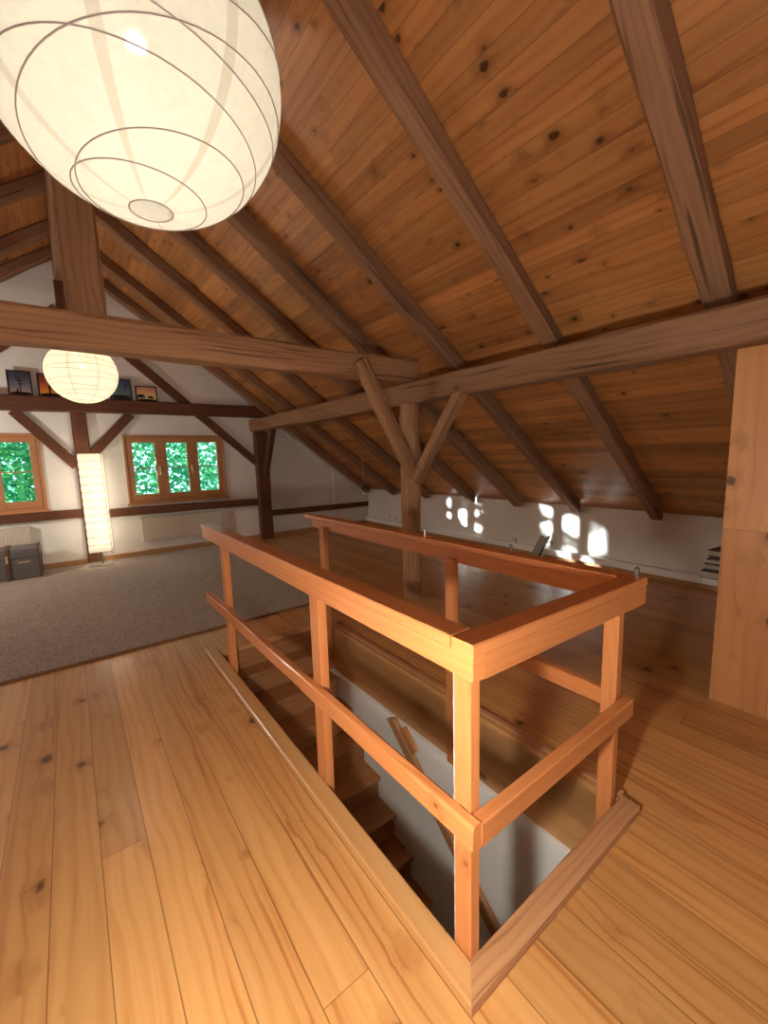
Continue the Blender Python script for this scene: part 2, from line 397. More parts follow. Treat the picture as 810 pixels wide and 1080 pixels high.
# gable wall with two window openings
WIN = [(.72, 2.235, .845, 1.92), (-1.84, -.285, .86, 1.935)]
m = MB(); TH = .14
def wallpoly(pts):
    f = [V((x, GY, z)) for x, z in pts]; b = [V((x, GY + TH, z)) for x, z in pts]
    m.poly(f, [(x, z) for x, z in pts]); m.poly(b[::-1], [(x, z) for x, z in pts][::-1])
    for i in range(len(f)):
        j = (i + 1) % len(f); m.poly([f[j], f[i], b[i], b[j]])
xs = [LX, WIN[1][0], WIN[1][1], RX, WIN[0][0], WIN[0][1], KX]
def col(x0, x1, zlo=-.2, ztop=None):
    wallpoly([(x0, zlo), (x1, zlo), (x1, roofz(x1) if ztop is None else ztop), (x0, roofz(x0) if ztop is None else ztop)])
col(LX - .14, WIN[1][0]); col(WIN[1][1], RX); col(RX, WIN[0][0]); col(WIN[0][1], KX + .14)
for w in WIN:
    col(w[0], w[1], -.2, w[2]); col(w[0], w[1], w[3])
struct(m.build('wall_far', M['plaster']), 'white plastered gable wall with two windows', 'wall')
def boxwall(name, x0, x1, y0, y1, z0, z1, mat, label):
    return struct(MB().box(x0, x1, y0, y1, z0, z1, 'y', .001).build(name, mat), label, 'wall')
boxwall('wall_right', KX, KX + .14, BY, GY + .1, -.2, KZ - .01, M['plaster'], 'low white knee wall under the right roof slope')
boxwall('wall_left', LX - .14, LX, BY, GY + .1, -.2, KZ - .01, M['plaster'], 'low white knee wall under the opposite slope')
NW = (-.45, 1.45, .85, 1.95)  # opening for the added fill window
m = MB()
def nearpoly(pts):
    f = [V((x, BY, z)) for x, z in pts]; b = [V((x, BY - .12, z)) for x, z in pts]
    m.poly(f[::-1]); m.poly(b)
    for i in range(len(f)):
        j = (i + 1) % len(f); m.poly([f[i], f[j], b[j], b[i]])
def ncol(x0, x1, zlo=-.2, ztop=None):
    nearpoly([(x0, zlo), (x1, zlo), (x1, roofz(x1) if ztop is None else ztop), (x0, roofz(x0) if ztop is None else ztop)])
ncol(LX - .14, NW[0]); ncol(NW[1], KX + .14); ncol(NW[0], NW[1], -.2, NW[2]); nearpoly([(NW[0], NW[3]), (NW[1], NW[3]), (NW[1], roofz(NW[1])), (RX, RZ), (NW[0], roofz(NW[0]))])
struct(m.build('wall_near', M['plaster']), 'white gable wall behind the viewer', 'wall')
# raised plaster band under the verge
lip = [(2.70, roofz(2.70) - .02), (2.70, 2.53), (4.42, 1.20), (4.42, 0), (KX, 0), (KX, KZ - .02)]
m = MB(); f = [V((x, GY - .03, z)) for x, z in lip]; b = [V((x, GY, z)) for x, z in lip]
m.poly(f[::-1]); 
for i in range(len(f)):
    j = (i + 1) % len(f); m.poly([f[i], f[j], b[j], b[i]])
struct(m.build('trim_1', M['plaster']), 'raised plaster band under the roof slope on the gable wall', 'trim')
# baseboards
struct(MB().box(LX, KX, GY - .05, GY - .002, 0, .075, 'x', .004).build('baseboard_far', M['base']), 'brown baseboard along the gable wall', 'baseboard')
struct(MB().box(KX - .03, KX - .001, BY, GY - .03, 0, .06, 'y', .004).build('baseboard_right', M['base']), 'brown baseboard along the knee wall', 'baseboard')
m = MB(); m.box(KX - .075, KX - .001, BY, GY - .03, .062, .145, 'y', .006)
struct(m.build('trim_2', M['whitepaint']), 'white boxed pipe ledge running along the knee wall', 'trim')

# stairwell: lining, curbs, walls, lower floor
FD = -.36
m = MB().box(WX1, WX1 + .035, WY0 - .02, WY1 + .1, FD, .03, 'y', .003, seed=4)
struct(m.build('trim_3', M['lining']), 'wide wooden lining board on the right side of the stair opening', 'trim')
m = MB().beam((.75, .6625, .02), (.75, 3.34, .02), .08, .04, (0, 0, 1), .007, seed=5, mit0=.94)
struct(m.build('trim_4', M['lining']), 'raised wooden curb along the left side of the stair opening', 'trim')
m = MB().beam((.75, .6625, .021), (1.735, .6625, .021), .075, .042, (0, 0, 1), .006, seed=8, mit0=-1.06)
struct(m.build('trim_5', M['curb']), 'raised wooden curb with bold grain across the near end of the stair opening', 'trim')
m = MB().box(WX1 + .036, WX1 + .075, WY0 + .002, WY1 + .05, 0, .036, 'y', .004, seed=9)
struct(m.build('trim_6', M['curb']), 'narrow wooden curb along the right side of the stair opening', 'trim')
m = MB().box(WX0, WX1, WY1 - .03, WY1 + .02, -.035, .004, 'x', .008, seed=11)
struct(m.build('trim_7', M['lining']), 'floor edge nosing above the top stair tread', 'trim')
LZ = -2.55
def well(name, x0, x1, y0, y1, z0, z1, label):
    return struct(MB().box(x0, x1, y0, y1, z0, z1, 'y', .001).build(name, M['wellwall']), label, 'wall')
well('wall_stairwell_right', WX1 - .03, WX1 + .14, WY0 - .3, WY1 + .7, LZ, FD, 'pale plastered wall of the stairwell below the lining board')
well('wall_stairwell_left', WX0 - .16, WX0 - .02, WY0 - .3, WY1 + .7, LZ, -.2, 'plastered wall of the stairwell under the left curb')
well('wall_stairwell_near', WX0 - .02, WX1 - .02, WY0 - .16, WY0 - .03, LZ, -.2, 'plastered wall of the stairwell under the near curb')
well('wall_stairwell_far', WX0 - .02, WX1 - .02, WY1 + .45, WY1 + .6, LZ, -.2, 'plastered wall of the stairwell behind the stairs')
struct(MB().box(WX0 - .2, WX1 + .2, WY0 - .3, WY1 + .7, LZ - .1, LZ, 'y', .001).build('floor_lower', M['stair']), 'floor of the storey below at the foot of the stairs', 'floor')

st = thing('staircase', 'steep wooden staircase going down inside the railed opening', 'stairs', (1.25, WY1, -2.5))
def add(part, mbx, mat, par):
    o = mbx.build(part, mat, par); o.matrix_parent_inverse = Matrix.Translation(-V(par.location)) if par.rotation_euler.z == 0 else par.matrix_basis.inverted()
    return o
RUN, RISE = .187, .187
NS = 12
for k in range(1, NS + 1):
    yn = WY1 + .01 - RUN * k; z = -RISE * k
    add('tread', MB().box(WX0 + .0, WX1 - .032, yn, yn + .24, z - .035, z, 'x', .006, seed=20 + k), M['stair'], st)
    yr = WY1 - .012 if k == 1 else yn + RUN + .05
    add('riser', MB().box(WX0 + .0, WX1 - .032, yr - .015, yr, z + .002, z + RISE - .036, 'x', .002, seed=50 + k), M['stair'], st)
for x in (WX1 - .047, WX0 - .003):
    add('stringer', MB().beam((x, WY1 + .12, -.30), (x, WY1 + .12 - 2.2, -.30 - 2.2), .03, .24, (0, 0, 1), .004, seed=77), M['stair'], st)

hr = thing('handrail', 'rough wooden handrail board sloping down the stairwell wall', 'handrail', (1.655, 2.15, -.35))
add('rail_board', MB().beam((1.648, 2.19, -.345), (1.648, .75, -1.63), .035, .085, (0, 0, 1), .006, segs=6, jit=.002, seed=31, cut0=.4), M['curb'], hr)
add('spacer_block', MB().beam((1.652, 2.075, -.365), (1.652, 1.95, -.476), .03, .085, (0, 0, 1), .004, seed=32), M['panel'], hr)

# ------------------------------------------------------------------ stair railing
rl = thing('stair_railing', 'orange pine railing with two rails around the stair opening', 'railing', (1.25, 2.0, 0))
def rpart(name, mbx, mat='rail', label=None):
    o = add(name, mbx, M[mat], rl)
    if label: o['label'] = label
# posts
for x, y, w, t, zb, zt, s in ((.81, .731, .04, .062, -.15, .925, 1), (.81, 1.59, .042, .078, -.16, .93, 2), (.81, 2.95, .042, .07, -.16, .93, 3),
                              (1.672, .735, .042, .06, -.20, .90, 4), (1.677, 1.625, .042, .062, -.35, .91, 5), (1.677, 3.12, .042, .075, -.35, .91, 6)):
    rpart('post', MB().box(x - w / 2, x + w / 2, y - t / 2, y + t / 2, zb, zt, 'z', .003, seed=100 + s))
# top rails: board below, cap above
rpart('rail_board', MB().box(.755, .80, .66, 3.30, .925, .995, 'y', .003, seed=111))
rpart('rail_cap', MB().box(.753, .832, .738, 3.315, .993, 1.027, 'y', .004, seed=112))
rpart('rail_board', MB().beam((.80, .6805, .957), (1.765, .6805, .927), .041, .075, (0, 0, 1), .003, seed=113))
rpart('rail_cap', MB().beam((.755, .697, 1.010), (1.768, .697, .980), .076, .034, (0, 0, 1), .004, seed=114))
rpart('rail_board', MB().beam((1.722, .70, .928), (1.722, 3.36, .914), .044, .075, (0, 0, 1), .003, seed=115))
rpart('rail_cap', MB().beam((1.73, .737, .983), (1.73, 3.49, .967), .08, .034, (0, 0, 1), .004, seed=116))
# middle rails
rpart('middle_rail', MB().beam((.772, .66, .478), (.772, 3.36, .45), .036, .075, (0, 0, 1), .006, segs=14, jit=.0035, seed=121))
rpart('middle_rail', MB().beam((.79, .678, .475), (1.70, .678, .474), .04, .075, (0, 0, 1), .004, seed=122))
rpart('middle_rail', MB().beam((1.72, .71, .466), (1.72, 3.4, .47), .04, .075, (0, 0, 1), .004, seed=123))
rpart('cable_strip', MB().box(.796, .803, .763, .769, -.15, .925, 'z', .001), 'white', 'thin white cable clipped to the corner post')
# small metal screw eyes standing on the outer edge of the rear rail
for y in (.70, 1.30, 1.95):
    m = MB().box(1.766, 1.782, y - .008, y + .008, .985, 1.022, 'z', .003); m.tube([(1.774, y - .01, 1.022), (1.774, y, 1.03), (1.774, y + .01, 1.022)], .003)
    rpart('screw_eye', m, 'steel', 'small metal eye')

# ------------------------------------------------------------------ roof timbers
RD = .13
def rafter(y, yb, w, sgn, label, seed):
    x0, x1 = RX + .015, KX - .11
    vd = RD / math.cos(math.atan(SL))
    za = roofz(x0) - vd / 2; zb = KZ + SL * (KX - x1) - vd / 2
    p0 = (RX + sgn * (x0 - RX), y, za); p1 = (RX + sgn * (x1 - RX), yb, zb)
    m = MB().beam(p0, p1, w, RD, (0, 0, 1), .018, segs=26, jit=.006, seed=seed, cut0=-SL, cut1=-SL)
    return tag(m.build('rafter', M['old']), label, 'rafter', 'rafters of the pine ceiling')
RY = [(.855, .855, .135), (1.90, 1.87, .125), (2.98, 2.80, .125), (3.86, 3.68, .15), (4.78, 4.55, .15), (5.74, 5.62, .14), (6.80, 6.60, .14), (7.52, 7.52, .14)]
nm = ['rough brown rafter beside the pine cupboard, first from the right', 'second rough rafter from the right, its foot above the light spots near the cupboard',
      'third rafter from the right, meeting the purlin just right of the post brace', 'fourth rafter from the right, running down to the tie beam end',
      'fifth rafter from the right, its foot just right of the round post', 'sixth rafter from the right, with the white cord of a bare bulb hanging from it',
      'seventh rafter from the right, its foot left of the round post', 'last rafter of the right slope, lying along the white gable wall']
nl = ['rafter of the left slope hidden above the large lantern', 'rafter of the left slope behind the large lantern', 'rafter at the upper left edge beside the large lantern', 'fourth left-slope rafter counted from the large lantern',
      'left-slope rafter just behind the king post', 'left-slope rafter behind the king post, second from the gable', 'left-slope rafter above the small lantern, next to the gable', 'left-slope rafter lying along the white gable wall']
for i, (y, yb, w) in enumerate(RY):
    rafter(y, yb, w, 1, nm[i], 200 + i)
    rafter(y, yb, w, -1, nl[i], 300 + i)

def timber(name, p0, p1, w, h, label, cat, mat='old', up=(0, 0, 1), ch=.015, segs=16, jit=.006, seed=0, group=None, **k):
    return tag(MB().beam(p0, p1, w, h, up, ch, segs=segs, jit=jit, seed=seed, **k).build(name, M[mat]), label, cat, group)
# purlin + posts
timber('purlin', (2.82, BY, 2.105), (2.82, GY - .02, 2.095), .20, .21, 'long rough purlin beam running from the gable post over the round post', 'beam', segs=40, ch=.022, seed=401)
timber('purlin', (2 * RX - 2.82, BY, 2.10), (2 * RX - 2.82, GY - .02, 2.10), .20, .21, 'purlin beam of the left roof slope out of sight beyond the lanterns', 'beam', segs=40, ch=.022, seed=402)
timber('ridge_beam', (RX, BY, RZ - .36), (RX, GY, RZ - .36), .16, .2, 'dark ridge beam on top of the king post', 'beam', segs=20, seed=403)
timber('tie_beam', (-2.55, 3.29, 2.30), (2.86, 3.29, 2.30), .19, .205, 'heavy rough tie beam crossing in front of the small lantern', 'beam', mat='post', segs=30, ch=.02, seed=404)
timber('king_post', (RX - .005, 3.30, 2.39), (RX - .005, 3.30, RZ - .27), .195, .17, 'thick cracked king post standing on the tie beam below the ridge', 'post', segs=12, ch=.018, seed=405, up=(0, 1, 0))
# round hewn post: irregular octagon
m = MB(); cs = []
for i in range(14):
    t = 2 * math.pi * i / 14; r = .098 + .006 * math.sin(3 * t + .6)
    cs.append((r * math.cos(t), r * math.sin(t)))
m.beam((2.82, 3.30, 0), (2.82, 3.30, 2.0), .2, .2, (0, 1, 0), cs=cs, segs=26, jit=.0065, seed=406)
tag(m.build('round_post', M['post']), 'thick hewn wooden post standing on the floor beside the stair opening', 'post')
timber('post_brace', (2.79, 3.205, 1.27), (2.13, 3.16, 2.33), .10, .12, 'slanting brace from the round post up to the tie beam', 'brace', mat='post', segs=10, ch=.014, seed=407, up=(1, 0, .5))
timber('post_brace', (2.80, 3.21, 1.22), (2.78, 2.56, 2.03), .09, .115, 'slanting brace from the round post up to the purlin', 'brace', mat='post', segs=10, ch=.014, seed=408, up=(1, 0, 0))
timber('purlin_post', (-2.42, 3.30, 0), (-2.42, 3.30, 2.0), .19, .19, 'post under the purlin of the left slope out of sight', 'post', mat='post', up=(0, 1, 0), seed=409)
# gable framing
G = 'dark timber framing of the gable wall'
TY = GY - .037
timber('gable_beam', (LX + 1.6, GY - .084, 2.335), (3.05, GY - .084, 2.335), .16, .195, 'dark horizontal gable beam carrying the small pictures', 'beam', mat='dark', seed=420, group=G, ch=.01, jit=.003)
timber('gable_post', (.2, TY, 0.0), (.2, TY, 2.235), .19, .07, 'dark middle post between the two windows behind the paper floor lamp', 'post', mat='dark', up=(0, 1, 0), seed=421, group=G, ch=.01, jit=.003)
timber('gable_post', (.2, TY, 2.435), (.2, TY, RZ - .46), .19, .07, 'dark upper post on the gable beam below the ridge', 'post', mat='dark', up=(0, 1, 0), seed=422, group=G, ch=.01, jit=.003)
timber('gable_post', (2.885, GY - .10, 0), (2.885, GY - .10, 1.99), .22, .16, 'dark gable post under the end of the purlin', 'post', mat='dark', up=(0, 1, 0), seed=423, group=G, ch=.012, jit=.004)
timber('gable_brace', (.86, GY - .03, 2.24), (.29, GY - .03, 1.60), .06, .13, 'short dark brace from the middle gable post up toward the three-sash window', 'brace', mat='dark', seed=424, group=G, ch=.008, jit=.003, segs=6)
timber('gable_brace', (-.52, GY - .03, 2.24), (.11, GY - .03, 1.47), .06, .13, 'short dark brace from the middle gable post up over the window beside the trunk', 'brace', mat='dark', seed=425, group=G, ch=.008, jit=.003, segs=6)
timber('gable_brace', (.30, GY - .028, 3.66), (2.80, GY - .028, 1.44), .055, .13, 'long dark brace crossing the gable beam down to the purlin post', 'brace', mat='dark', seed=426, group=G, ch=.008, jit=.003)
timber('gable_brace', (.10, GY - .028, 3.66), (-2.40, GY - .028, 1.44), .055, .13, 'long dark brace descending behind the small lantern past the pictures', 'brace', mat='dark', seed=427, group=G, ch=.008, jit=.003)
timber('gable_brace', (2.92, GY - .14, 1.18), (2.92, GY - .62, 2.02), .09, .12, 'short dark brace from the gable post up to the purlin', 'brace', mat='dark', up=(0, 1, 1), seed=428, group=G, ch=.01, jit=.003, segs=6)
timber('gable_rail', (.30, TY, .735), (2.79, TY, .70), .07, .125, 'dark horizontal timber under the three-sash window', 'beam', mat='dark', seed=429, group=G, ch=.01, jit=.003)
timber('gable_rail', (LX + .1, TY, .83), (.10, TY, .765), .07, .125, 'dark horizontal timber under the window beside the trunk', 'beam', mat='dark', seed=430, group=G, ch=.01, jit=.003)
timber('gable_rail', (2.99, TY, .46), (KX - .02, TY, .44), .07, .105, 'dark horizontal timber between the gable post and the knee wall', 'beam', mat='dark', seed=431, group=G, ch=.01, jit=.003)

# ------------------------------------------------------------------ windows
def frame_rect(mbx, x0, x1, z0, z1, y0, y1, t, seed=0, tb=None):
    tb = tb or t
    mbx.box(x0, x0 + t, y0, y1, z0, z1, 'z', .004, seed=seed); mbx.box(x1 - t, x1, y0, y1, z0, z1, 'z', .004, seed=seed + 1)
    mbx.box(x0 + t, x1 - t, y0, y1, z1 - t, z1, 'x', .004, seed=seed + 2); mbx.box(x0 + t, x1 - t, y0, y1, z0, z0 + tb, 'x', .004, seed=seed + 3)
def window(idx, w, label, handles):
    x0, x1, z0, z1 = w
    o = bpy.data.objects.new('window_%d' % idx, None); COL.objects.link(o); o['kind'] = 'structure'; o['label'] = label; o['category'] = 'window'
    m = MB(); frame_rect(m, x0, x1, z0, z1, GY - .025, GY + .11, .035, idx * 40); m.build('window_frame', M['winwood'], o)
    m = MB(); m.box(x0 - .02, x1 + .02, GY - .07, GY - .005, z0 - .025, z0 + .004, 'x', .004, seed=idx * 40 + 9); m.build('window_sill', M['winwood'], o)
    a, b = x0 + .035, x1 - .035; sw = (b - a) / 3
    for k in range(3):
        xa, xb = a + sw * k + .002, a + sw * (k + 1) - .002; za, zb = z0 + .037, z1 - .037
        m = MB(); frame_rect(m, xa, xb, za, zb, GY - .01, GY + .05, .082, idx * 40 + 10 * k, tb=.10)
        m.box(xa + .082, xb - .082, GY + .005, GY + .04, (za + zb) / 2 - .008 + .01, (za + zb) / 2 + .018, 'x', .003)
        s = m.build('sash', M['winwood'], o)
        m = MB(); m.box(xa + .07, xb - .07, GY + .018, GY + .024, za + .09, zb - .07, 'x', .0005); m.build('pane', M['glass'], s)
        if k in handles:
            hx = xb - .035 if k == 0 else xb - .03
            m = MB(); m.box(hx - .012, hx + .012, GY - .022, GY - .008, (za + zb) / 2 - .03, (za + zb) / 2 + .05, 'z', .004)
            m.box(hx - .009, hx + .009, GY - .05, GY - .02, (za + zb) / 2 + .0, (za + zb) / 2 + .02, 'y', .004)
            m.box(hx - .009, hx + .009, GY - .055, GY - .042, (za + zb) / 2 - .10, (za + zb) / 2 + .02, 'z', .004)
            h = m.build('handle', M['brass'], s); h['label'] = 'pale brass handle'
    return o
window(1, WIN[0], 'three-sash wooden window above the radiator beside the purlin post', (0, 1))
window(2, WIN[1], 'wooden window above the trunk at the left edge', (0, 1))

o = bpy.data.objects.new('window_3', None); COL.objects.link(o); o['kind'] = 'structure'; o['label'] = 'added wooden window behind the viewer that lets in cool fill light'; o['category'] = 'window'  # unseen window, added so cool sky light reaches the near railing faces
m = MB(); frame_rect(m, NW[0], NW[1], NW[2], NW[3], BY - .1, BY + .02, .05, 700); m.box(.48, .52, BY - .08, BY, NW[2] + .05, NW[3] - .05, 'z', .004, seed=709); m.build('window_frame', M['winwood'], o)
m = MB(); m.box(NW[0] + .04, NW[1] - .04, BY - .05, BY - .044, NW[2] + .04, NW[3] - .04, 'x', .0005); m.build('pane', M['glass'], o)

# ------------------------------------------------------------------ lanterns
def lantern(name, c, a, h, label, mat, rings, hole, seed, wr, group):
    rnd = random.Random(seed)
    t = thing(name, label, 'lamp', c, group)
    t0 = math.asin(min(1, hole / a)); prof = []
    N = 44
    for i in range(N + 1):
        th = math.pi - t0 - (math.pi - 2 * t0) * i / N        # from bottom hole to top hole
        prof.append((a * math.sin(th), h * math.cos(th)))
    m = MB(); m.lathe(prof, (0, 0, 0), 72); m.build('paper_shade', mat, t)
    def ring(zc, tx, ty):
        n = V((math.sin(tx), math.sin(ty), 1)).normalized(); e1 = n.cross(V((0, 1, 0))).normalized(); e2 = n.cross(e1)
        r = math.sqrt(max(0, 1 - zc * zc)); pts = []
        for i in range(64):
            q = n * zc + e1 * (r * math.cos(i / 64 * 2 * math.pi)) + e2 * (r * math.sin(i / 64 * 2 * math.pi))
            pts.append((q.x * (a + .001), q.y * (a + .001), q.z * (h + .001)))
        MB().tube(pts, wr, 5, True).build('wire_rib', M['wire'], t)
    for zc, tx, ty in rings: ring(zc, tx, ty)
    zt = h * math.cos(t0)
    for s in (-1, 1):
        MB().tube([(hole * math.cos(q / 24 * 2 * math.pi), hole * math.sin(q / 24 * 2 * math.pi), s * zt) for q in range(24)], wr * 1.3, 5, True).build('rim_ring', M['wire'], t)
    m = MB(); m.tube([(-hole, 0, zt), (hole, 0, zt)], .002); m.tube([(0, -hole, zt), (0, hole, zt)], .002); m.tube([(0, 0, zt), (0, 0, .06)], .003)
    m.build('wire_cross', M['wire'], t)
    MB().tube([(0, 0, .1), (0, 0, RZ - .45 - c[2])], .004, 8).build('cord', M['cord'], t)
    MB().lathe([(.001, .1), (.02, .1), (.02, .05), (.014, .045)], (0, 0, 0), 16).build('lamp_socket', M['white'], t)
    return t
lantern('paper_lantern', (.2, 1.07, 2.29), .285, .262, 'large egg-shaped white paper lantern hanging close overhead', M['paper'],
        [(-.90, .05, -.03), (-.83, -.12, .10), (-.58, .10, .06), (-.52, -.22, .20), (-.22, .16, -.12), (-.05, -.25, -.1), (.2, .1, .2), (.45, -.1, .1), (.7, .05, 0)], .042, 5, .0013, None)
lantern('paper_lantern', (.2, 4.9, 2.335), .285, .275, 'smaller looking round paper lantern hanging beyond the tie beam', M['paper2'],
        [(-.93, .02, .0), (-.80, .06, .05), (-.66, -.06, .04), (-.48, .05, -.03), (-.30, -.05, .03), (-.08, .06, .03), (.12, -.05, .02), (.35, .04, .0), (.55, 0, .03), (.75, 0, 0)], .04, 6, .0018, None)

# column paper floor lamp
fl = thing('floor_lamp', 'square column paper floor lamp glowing in front of the middle gable post', 'lamp', (.275, 7.38, .016), rz=math.radians(-9))
hw = .132; z0, z1 = .20, 1.62; NB = 13
m = MB(); rings = []
for i in range(NB * 4 + 1):
    q = i / (NB * 4); fr = (i % 4) / 4
    rings.append((hw + .006 * math.sin(math.pi * fr) - .001, z0 + (z1 - z0) * q))
rc = []
for r, z in rings:
    rc.append([V((-r, -r, z)), V((r, -r, z)), V((r, r, z)), V((-r, r, z))])
for i in range(len(rc) - 1):
    for j in range(4):
        k = (j + 1) % 4
        m.poly([rc[i][j], rc[i][k], rc[i + 1][k], rc[i + 1][j]], [(0, i / 52), (1, i / 52), (1, (i + 1) / 52), (0, (i + 1) / 52)])
m.build('paper_shade', M['paper3'], fl)
for i in range(NB + 1):
    z = z0 + (z1 - z0) * i / NB; r = hw + .001
    MB().tube([(-r, -r, z), (r, -r, z), (r, r, z), (-r, r, z)], .0028, 5, True).build('wire_rib', M['wire'], fl)
for sx, sy in ((1, -1), (1, 1), (-1, 1)):
    MB().tube([(sx * (hw + .012), sy * (hw + .012), .01), (sx * (hw + .012), sy * (hw + .012), 1.63)], .0028, 6).build('frame_rod', M['steel'], fl)
MB().box(-.16, .16, -.15, .15, 0, .012, 'x', .003).build('base_plate', M['greymetal'], fl)
MB().tube([(0, 0, .01), (0, 0, .30)], .012, 10).build('stem', M['steel'], fl)
for x in (-.05, .05): MB().tube([(x, 0, .02), (x, 0, .2)], .003).build('support_rod', M['steel'], fl)

# ------------------------------------------------------------------ furnishings
# rug
m = MB(); m.box(-3.6, 2.0, 3.80, 7.6, .0, .014, 'x', .004)
rg = m.build('rug', M['rug']); tag(rg, 'large grey-brown rug covering the floor in front of the gable wall', 'rug')
m = MB(); m.box(-3.62, 2.02, 3.775, 3.802, 0, .016, 'x', .005); m.box(-3.62, 2.02, 7.598, 7.62, 0, .016, 'x', .005); m.box(1.998, 2.022, 3.8, 7.6, 0, .016, 'y', .005); m.box(-3.622, -3.598, 3.8, 7.6, 0, .016, 'y', .005)
m.build('rug_binding', M['rugedge'], rg)['label'] = 'narrow brown edge binding'

# trunk
tk = thing('steamer_trunk', 'old grey steamer trunk with brown slats standing on the rug', 'trunk', (-.95, 7.35, .016))
tl, td, th = .52, .20, .28
m = MB().box(-tl, tl, -td, td, 0, th, 'x', .008); m.build('trunk_body', M['trunkgrey'], tk)
cs = [(-td, 0), (td, 0), (td, .06), (td * .93, .105), (td * .6, .125), (-td * .6, .125), (-td * .93, .105), (-td, .06)]
m = MB(); m.beam((-tl, 0, th + .004), (tl, 0, th + .004), 1, 1, (0, 0, 1), cs=cs); lid = m.build('trunk_lid', M['trunkgrey'], tk)
for x in (-.27, .20):
    for ya, yb in ((-td - .012, -td), (td, td + .012)): MB().box(x - .022, x + .022, ya, yb, 0, th, 'z', .003).build('wooden_slat', M['trunkwood'], tk)
    m = MB(); c2 = [(p * 1.05, q + (.01 if q > .01 else 0)) for p, q in cs]; m.beam((x - .022, 0, th + .005), (x + .022, 0, th + .005), 1, 1, (0, 0, 1), cs=c2); m.build('lid_slat', M['trunkwood'], lid)
    MB().box(x - .014, x + .014, -td - .02, -td - .01, th - .05, th + .05, 'z', .003).build('clasp', M['brass'], tk)
for x in (-tl, tl):
    m = MB()
    for y in (-td, td): m.box(x - .012, x + .012, y - .012, y + .012, 0, th + .05, 'z', .004)
    m.box(x - .012, x + .012, -td, td, 0, .025, 'y', .004); m.build('end_trim', M['trunkwood'], tk)
    c2 = [(p * 1.05, q + (.012 if q > .01 else 0)) for p, q in cs]; MB().beam((x - .012, 0, th + .003), (x + .012, 0, th + .003), 1, 1, (0, 0, 1), cs=c2).build('lid_trim', M['trunkwood'], lid)
MB().tube([(-.12, -td - .012, .19), (-.09, -td - .03, .155), (-.03, -td - .03, .15), (0.0, -td - .012, .19)], .012, 8).build('handle', M['leather'], tk)
MB().box(.30, .43, -td - .006, -td, .215, .235, 'x', .002).build('name_plate', M['brass'], tk)

# radiators
def radiator(x0, x1, z0, z1, label):
    r = thing('radiator', label, 'radiator', ((x0 + x1) / 2, GY - .05, z0), 'panel radiators under the gable windows')
    hw_ = (x1 - x0) / 2; hh = z1 - z0
    MB().box(-hw_, hw_, -.035, -.012, 0, hh, 'x', .008).build('front_panel', M['rad'], r)
    MB().box(-hw_ + .01, hw_ - .01, .008, .03, .01, hh - .01, 'x', .006).build('rear_panel', M['rad'], r)
    MB().box(-hw_, hw_, -.036, .031, hh - .004, hh + .008, 'x', .003).build('top_grille', M['rad'], r)
    for s in (-1, 1): MB().box(s * hw_ - .006, s * hw_ + .006, -.036, .031, 0, hh + .006, 'z', .003).build('side_cover', M['rad'], r)
    MB().tube([(hw_ - .03, .01, .02), (hw_ - .03, .01, -z0 + .07)], .008, 8).build('pipe', M['white'], r)
radiator(.855, 2.055, .225, .60, 'flat cream radiator under the three-sash window')
radiator(-1.75, -.52, .225, .645, 'flat cream radiator partly hidden by the trunk')

# pictures
def grad(name, stops):
    T = NT(name); tc = T.n('ShaderNodeTexCoord'); sp = T.n('ShaderNodeSeparateXYZ'); T.t.links.new(tc.outputs['Object'], sp.inputs[0])
    n = T.noise(tc.outputs['Object'], 14., 3.)
    cr = T.n('ShaderNodeValToRGB'); el = cr.color_ramp.elements
    while len(el) < len(stops): el.new(.5)
    for e, (p_, c_) in zip(el, stops): e.position = p_; e.color = c_
    T.t.links.new(T.math('ADD', T.math('MULTIPLY', sp.outputs[2], 2.8), T.math('MULTIPLY', T.math('SUBTRACT', n, .5), .15)), cr.inputs[0])
    T.bsdf(cr.outputs[0], .5); return T.m
P1 = grad('dusk_picture', [(0., srgb(196, 160, 130)), (.3, srgb(128, 124, 134)), (.65, srgb(72, 76, 92)), (1., srgb(50, 54, 70))])
P2 = grad('sunset_picture', [(0., srgb(240, 190, 60)), (.25, srgb(224, 130, 50)), (.6, srgb(150, 66, 48)), (1., srgb(96, 40, 44))])
P3 = grad('night_picture', [(0., srgb(96, 122, 124)), (.35, srgb(96, 128, 134)), (.7, srgb(66, 84, 112)), (1., srgb(44, 50, 90))])
P4 = grad('savanna_picture', [(0., srgb(244, 222, 160)), (.3, srgb(236, 196, 140)), (.6, srgb(220, 140, 120)), (1., srgb(196, 100, 110))])
def blob(pts, y=-.0125): 
    m = MB(); f = [V((x, y, z)) for x, z in pts]; b = [V((x, y + .003, z)) for x, z in pts]; m.poly(f); m.poly(b[::-1])
    for i in range(len(f)):
        j = (i + 1) % len(f); m.poly([f[j], f[i], b[i], b[j]])
    return m
def ell(cx, cz, rx, rz, n=12): return [(cx + rx * math.cos(t / n * 6.283), cz + rz * math.sin(t / n * 6.283)) for t in range(n)]
def picture(x0, x1, h, mat, label, shapes, rz):
    cx = (x0 + x1) / 2; w = (x1 - x0) / 2
    t = thing('picture', label, 'picture', (cx, GY - .092, 2.437), 'small pictures on the gable beam')
    t.rotation_euler = (math.radians(-7), 0, rz)
    m = MB(); frame_rect(m, -w, w, 0, h, -.016, 0, .016); m.build('picture_frame', M['black'], t)
    MB().box(-w + .01, w - .01, -.009, -.003, .01, h - .01, 'x', .0005).build('canvas', mat, t)
    for sh in shapes: blob(sh).build('silhouette', M['dusk'], t)
tree = [(-.004, .02), (.006, .02), (.004, .22), (-.002, .22)]
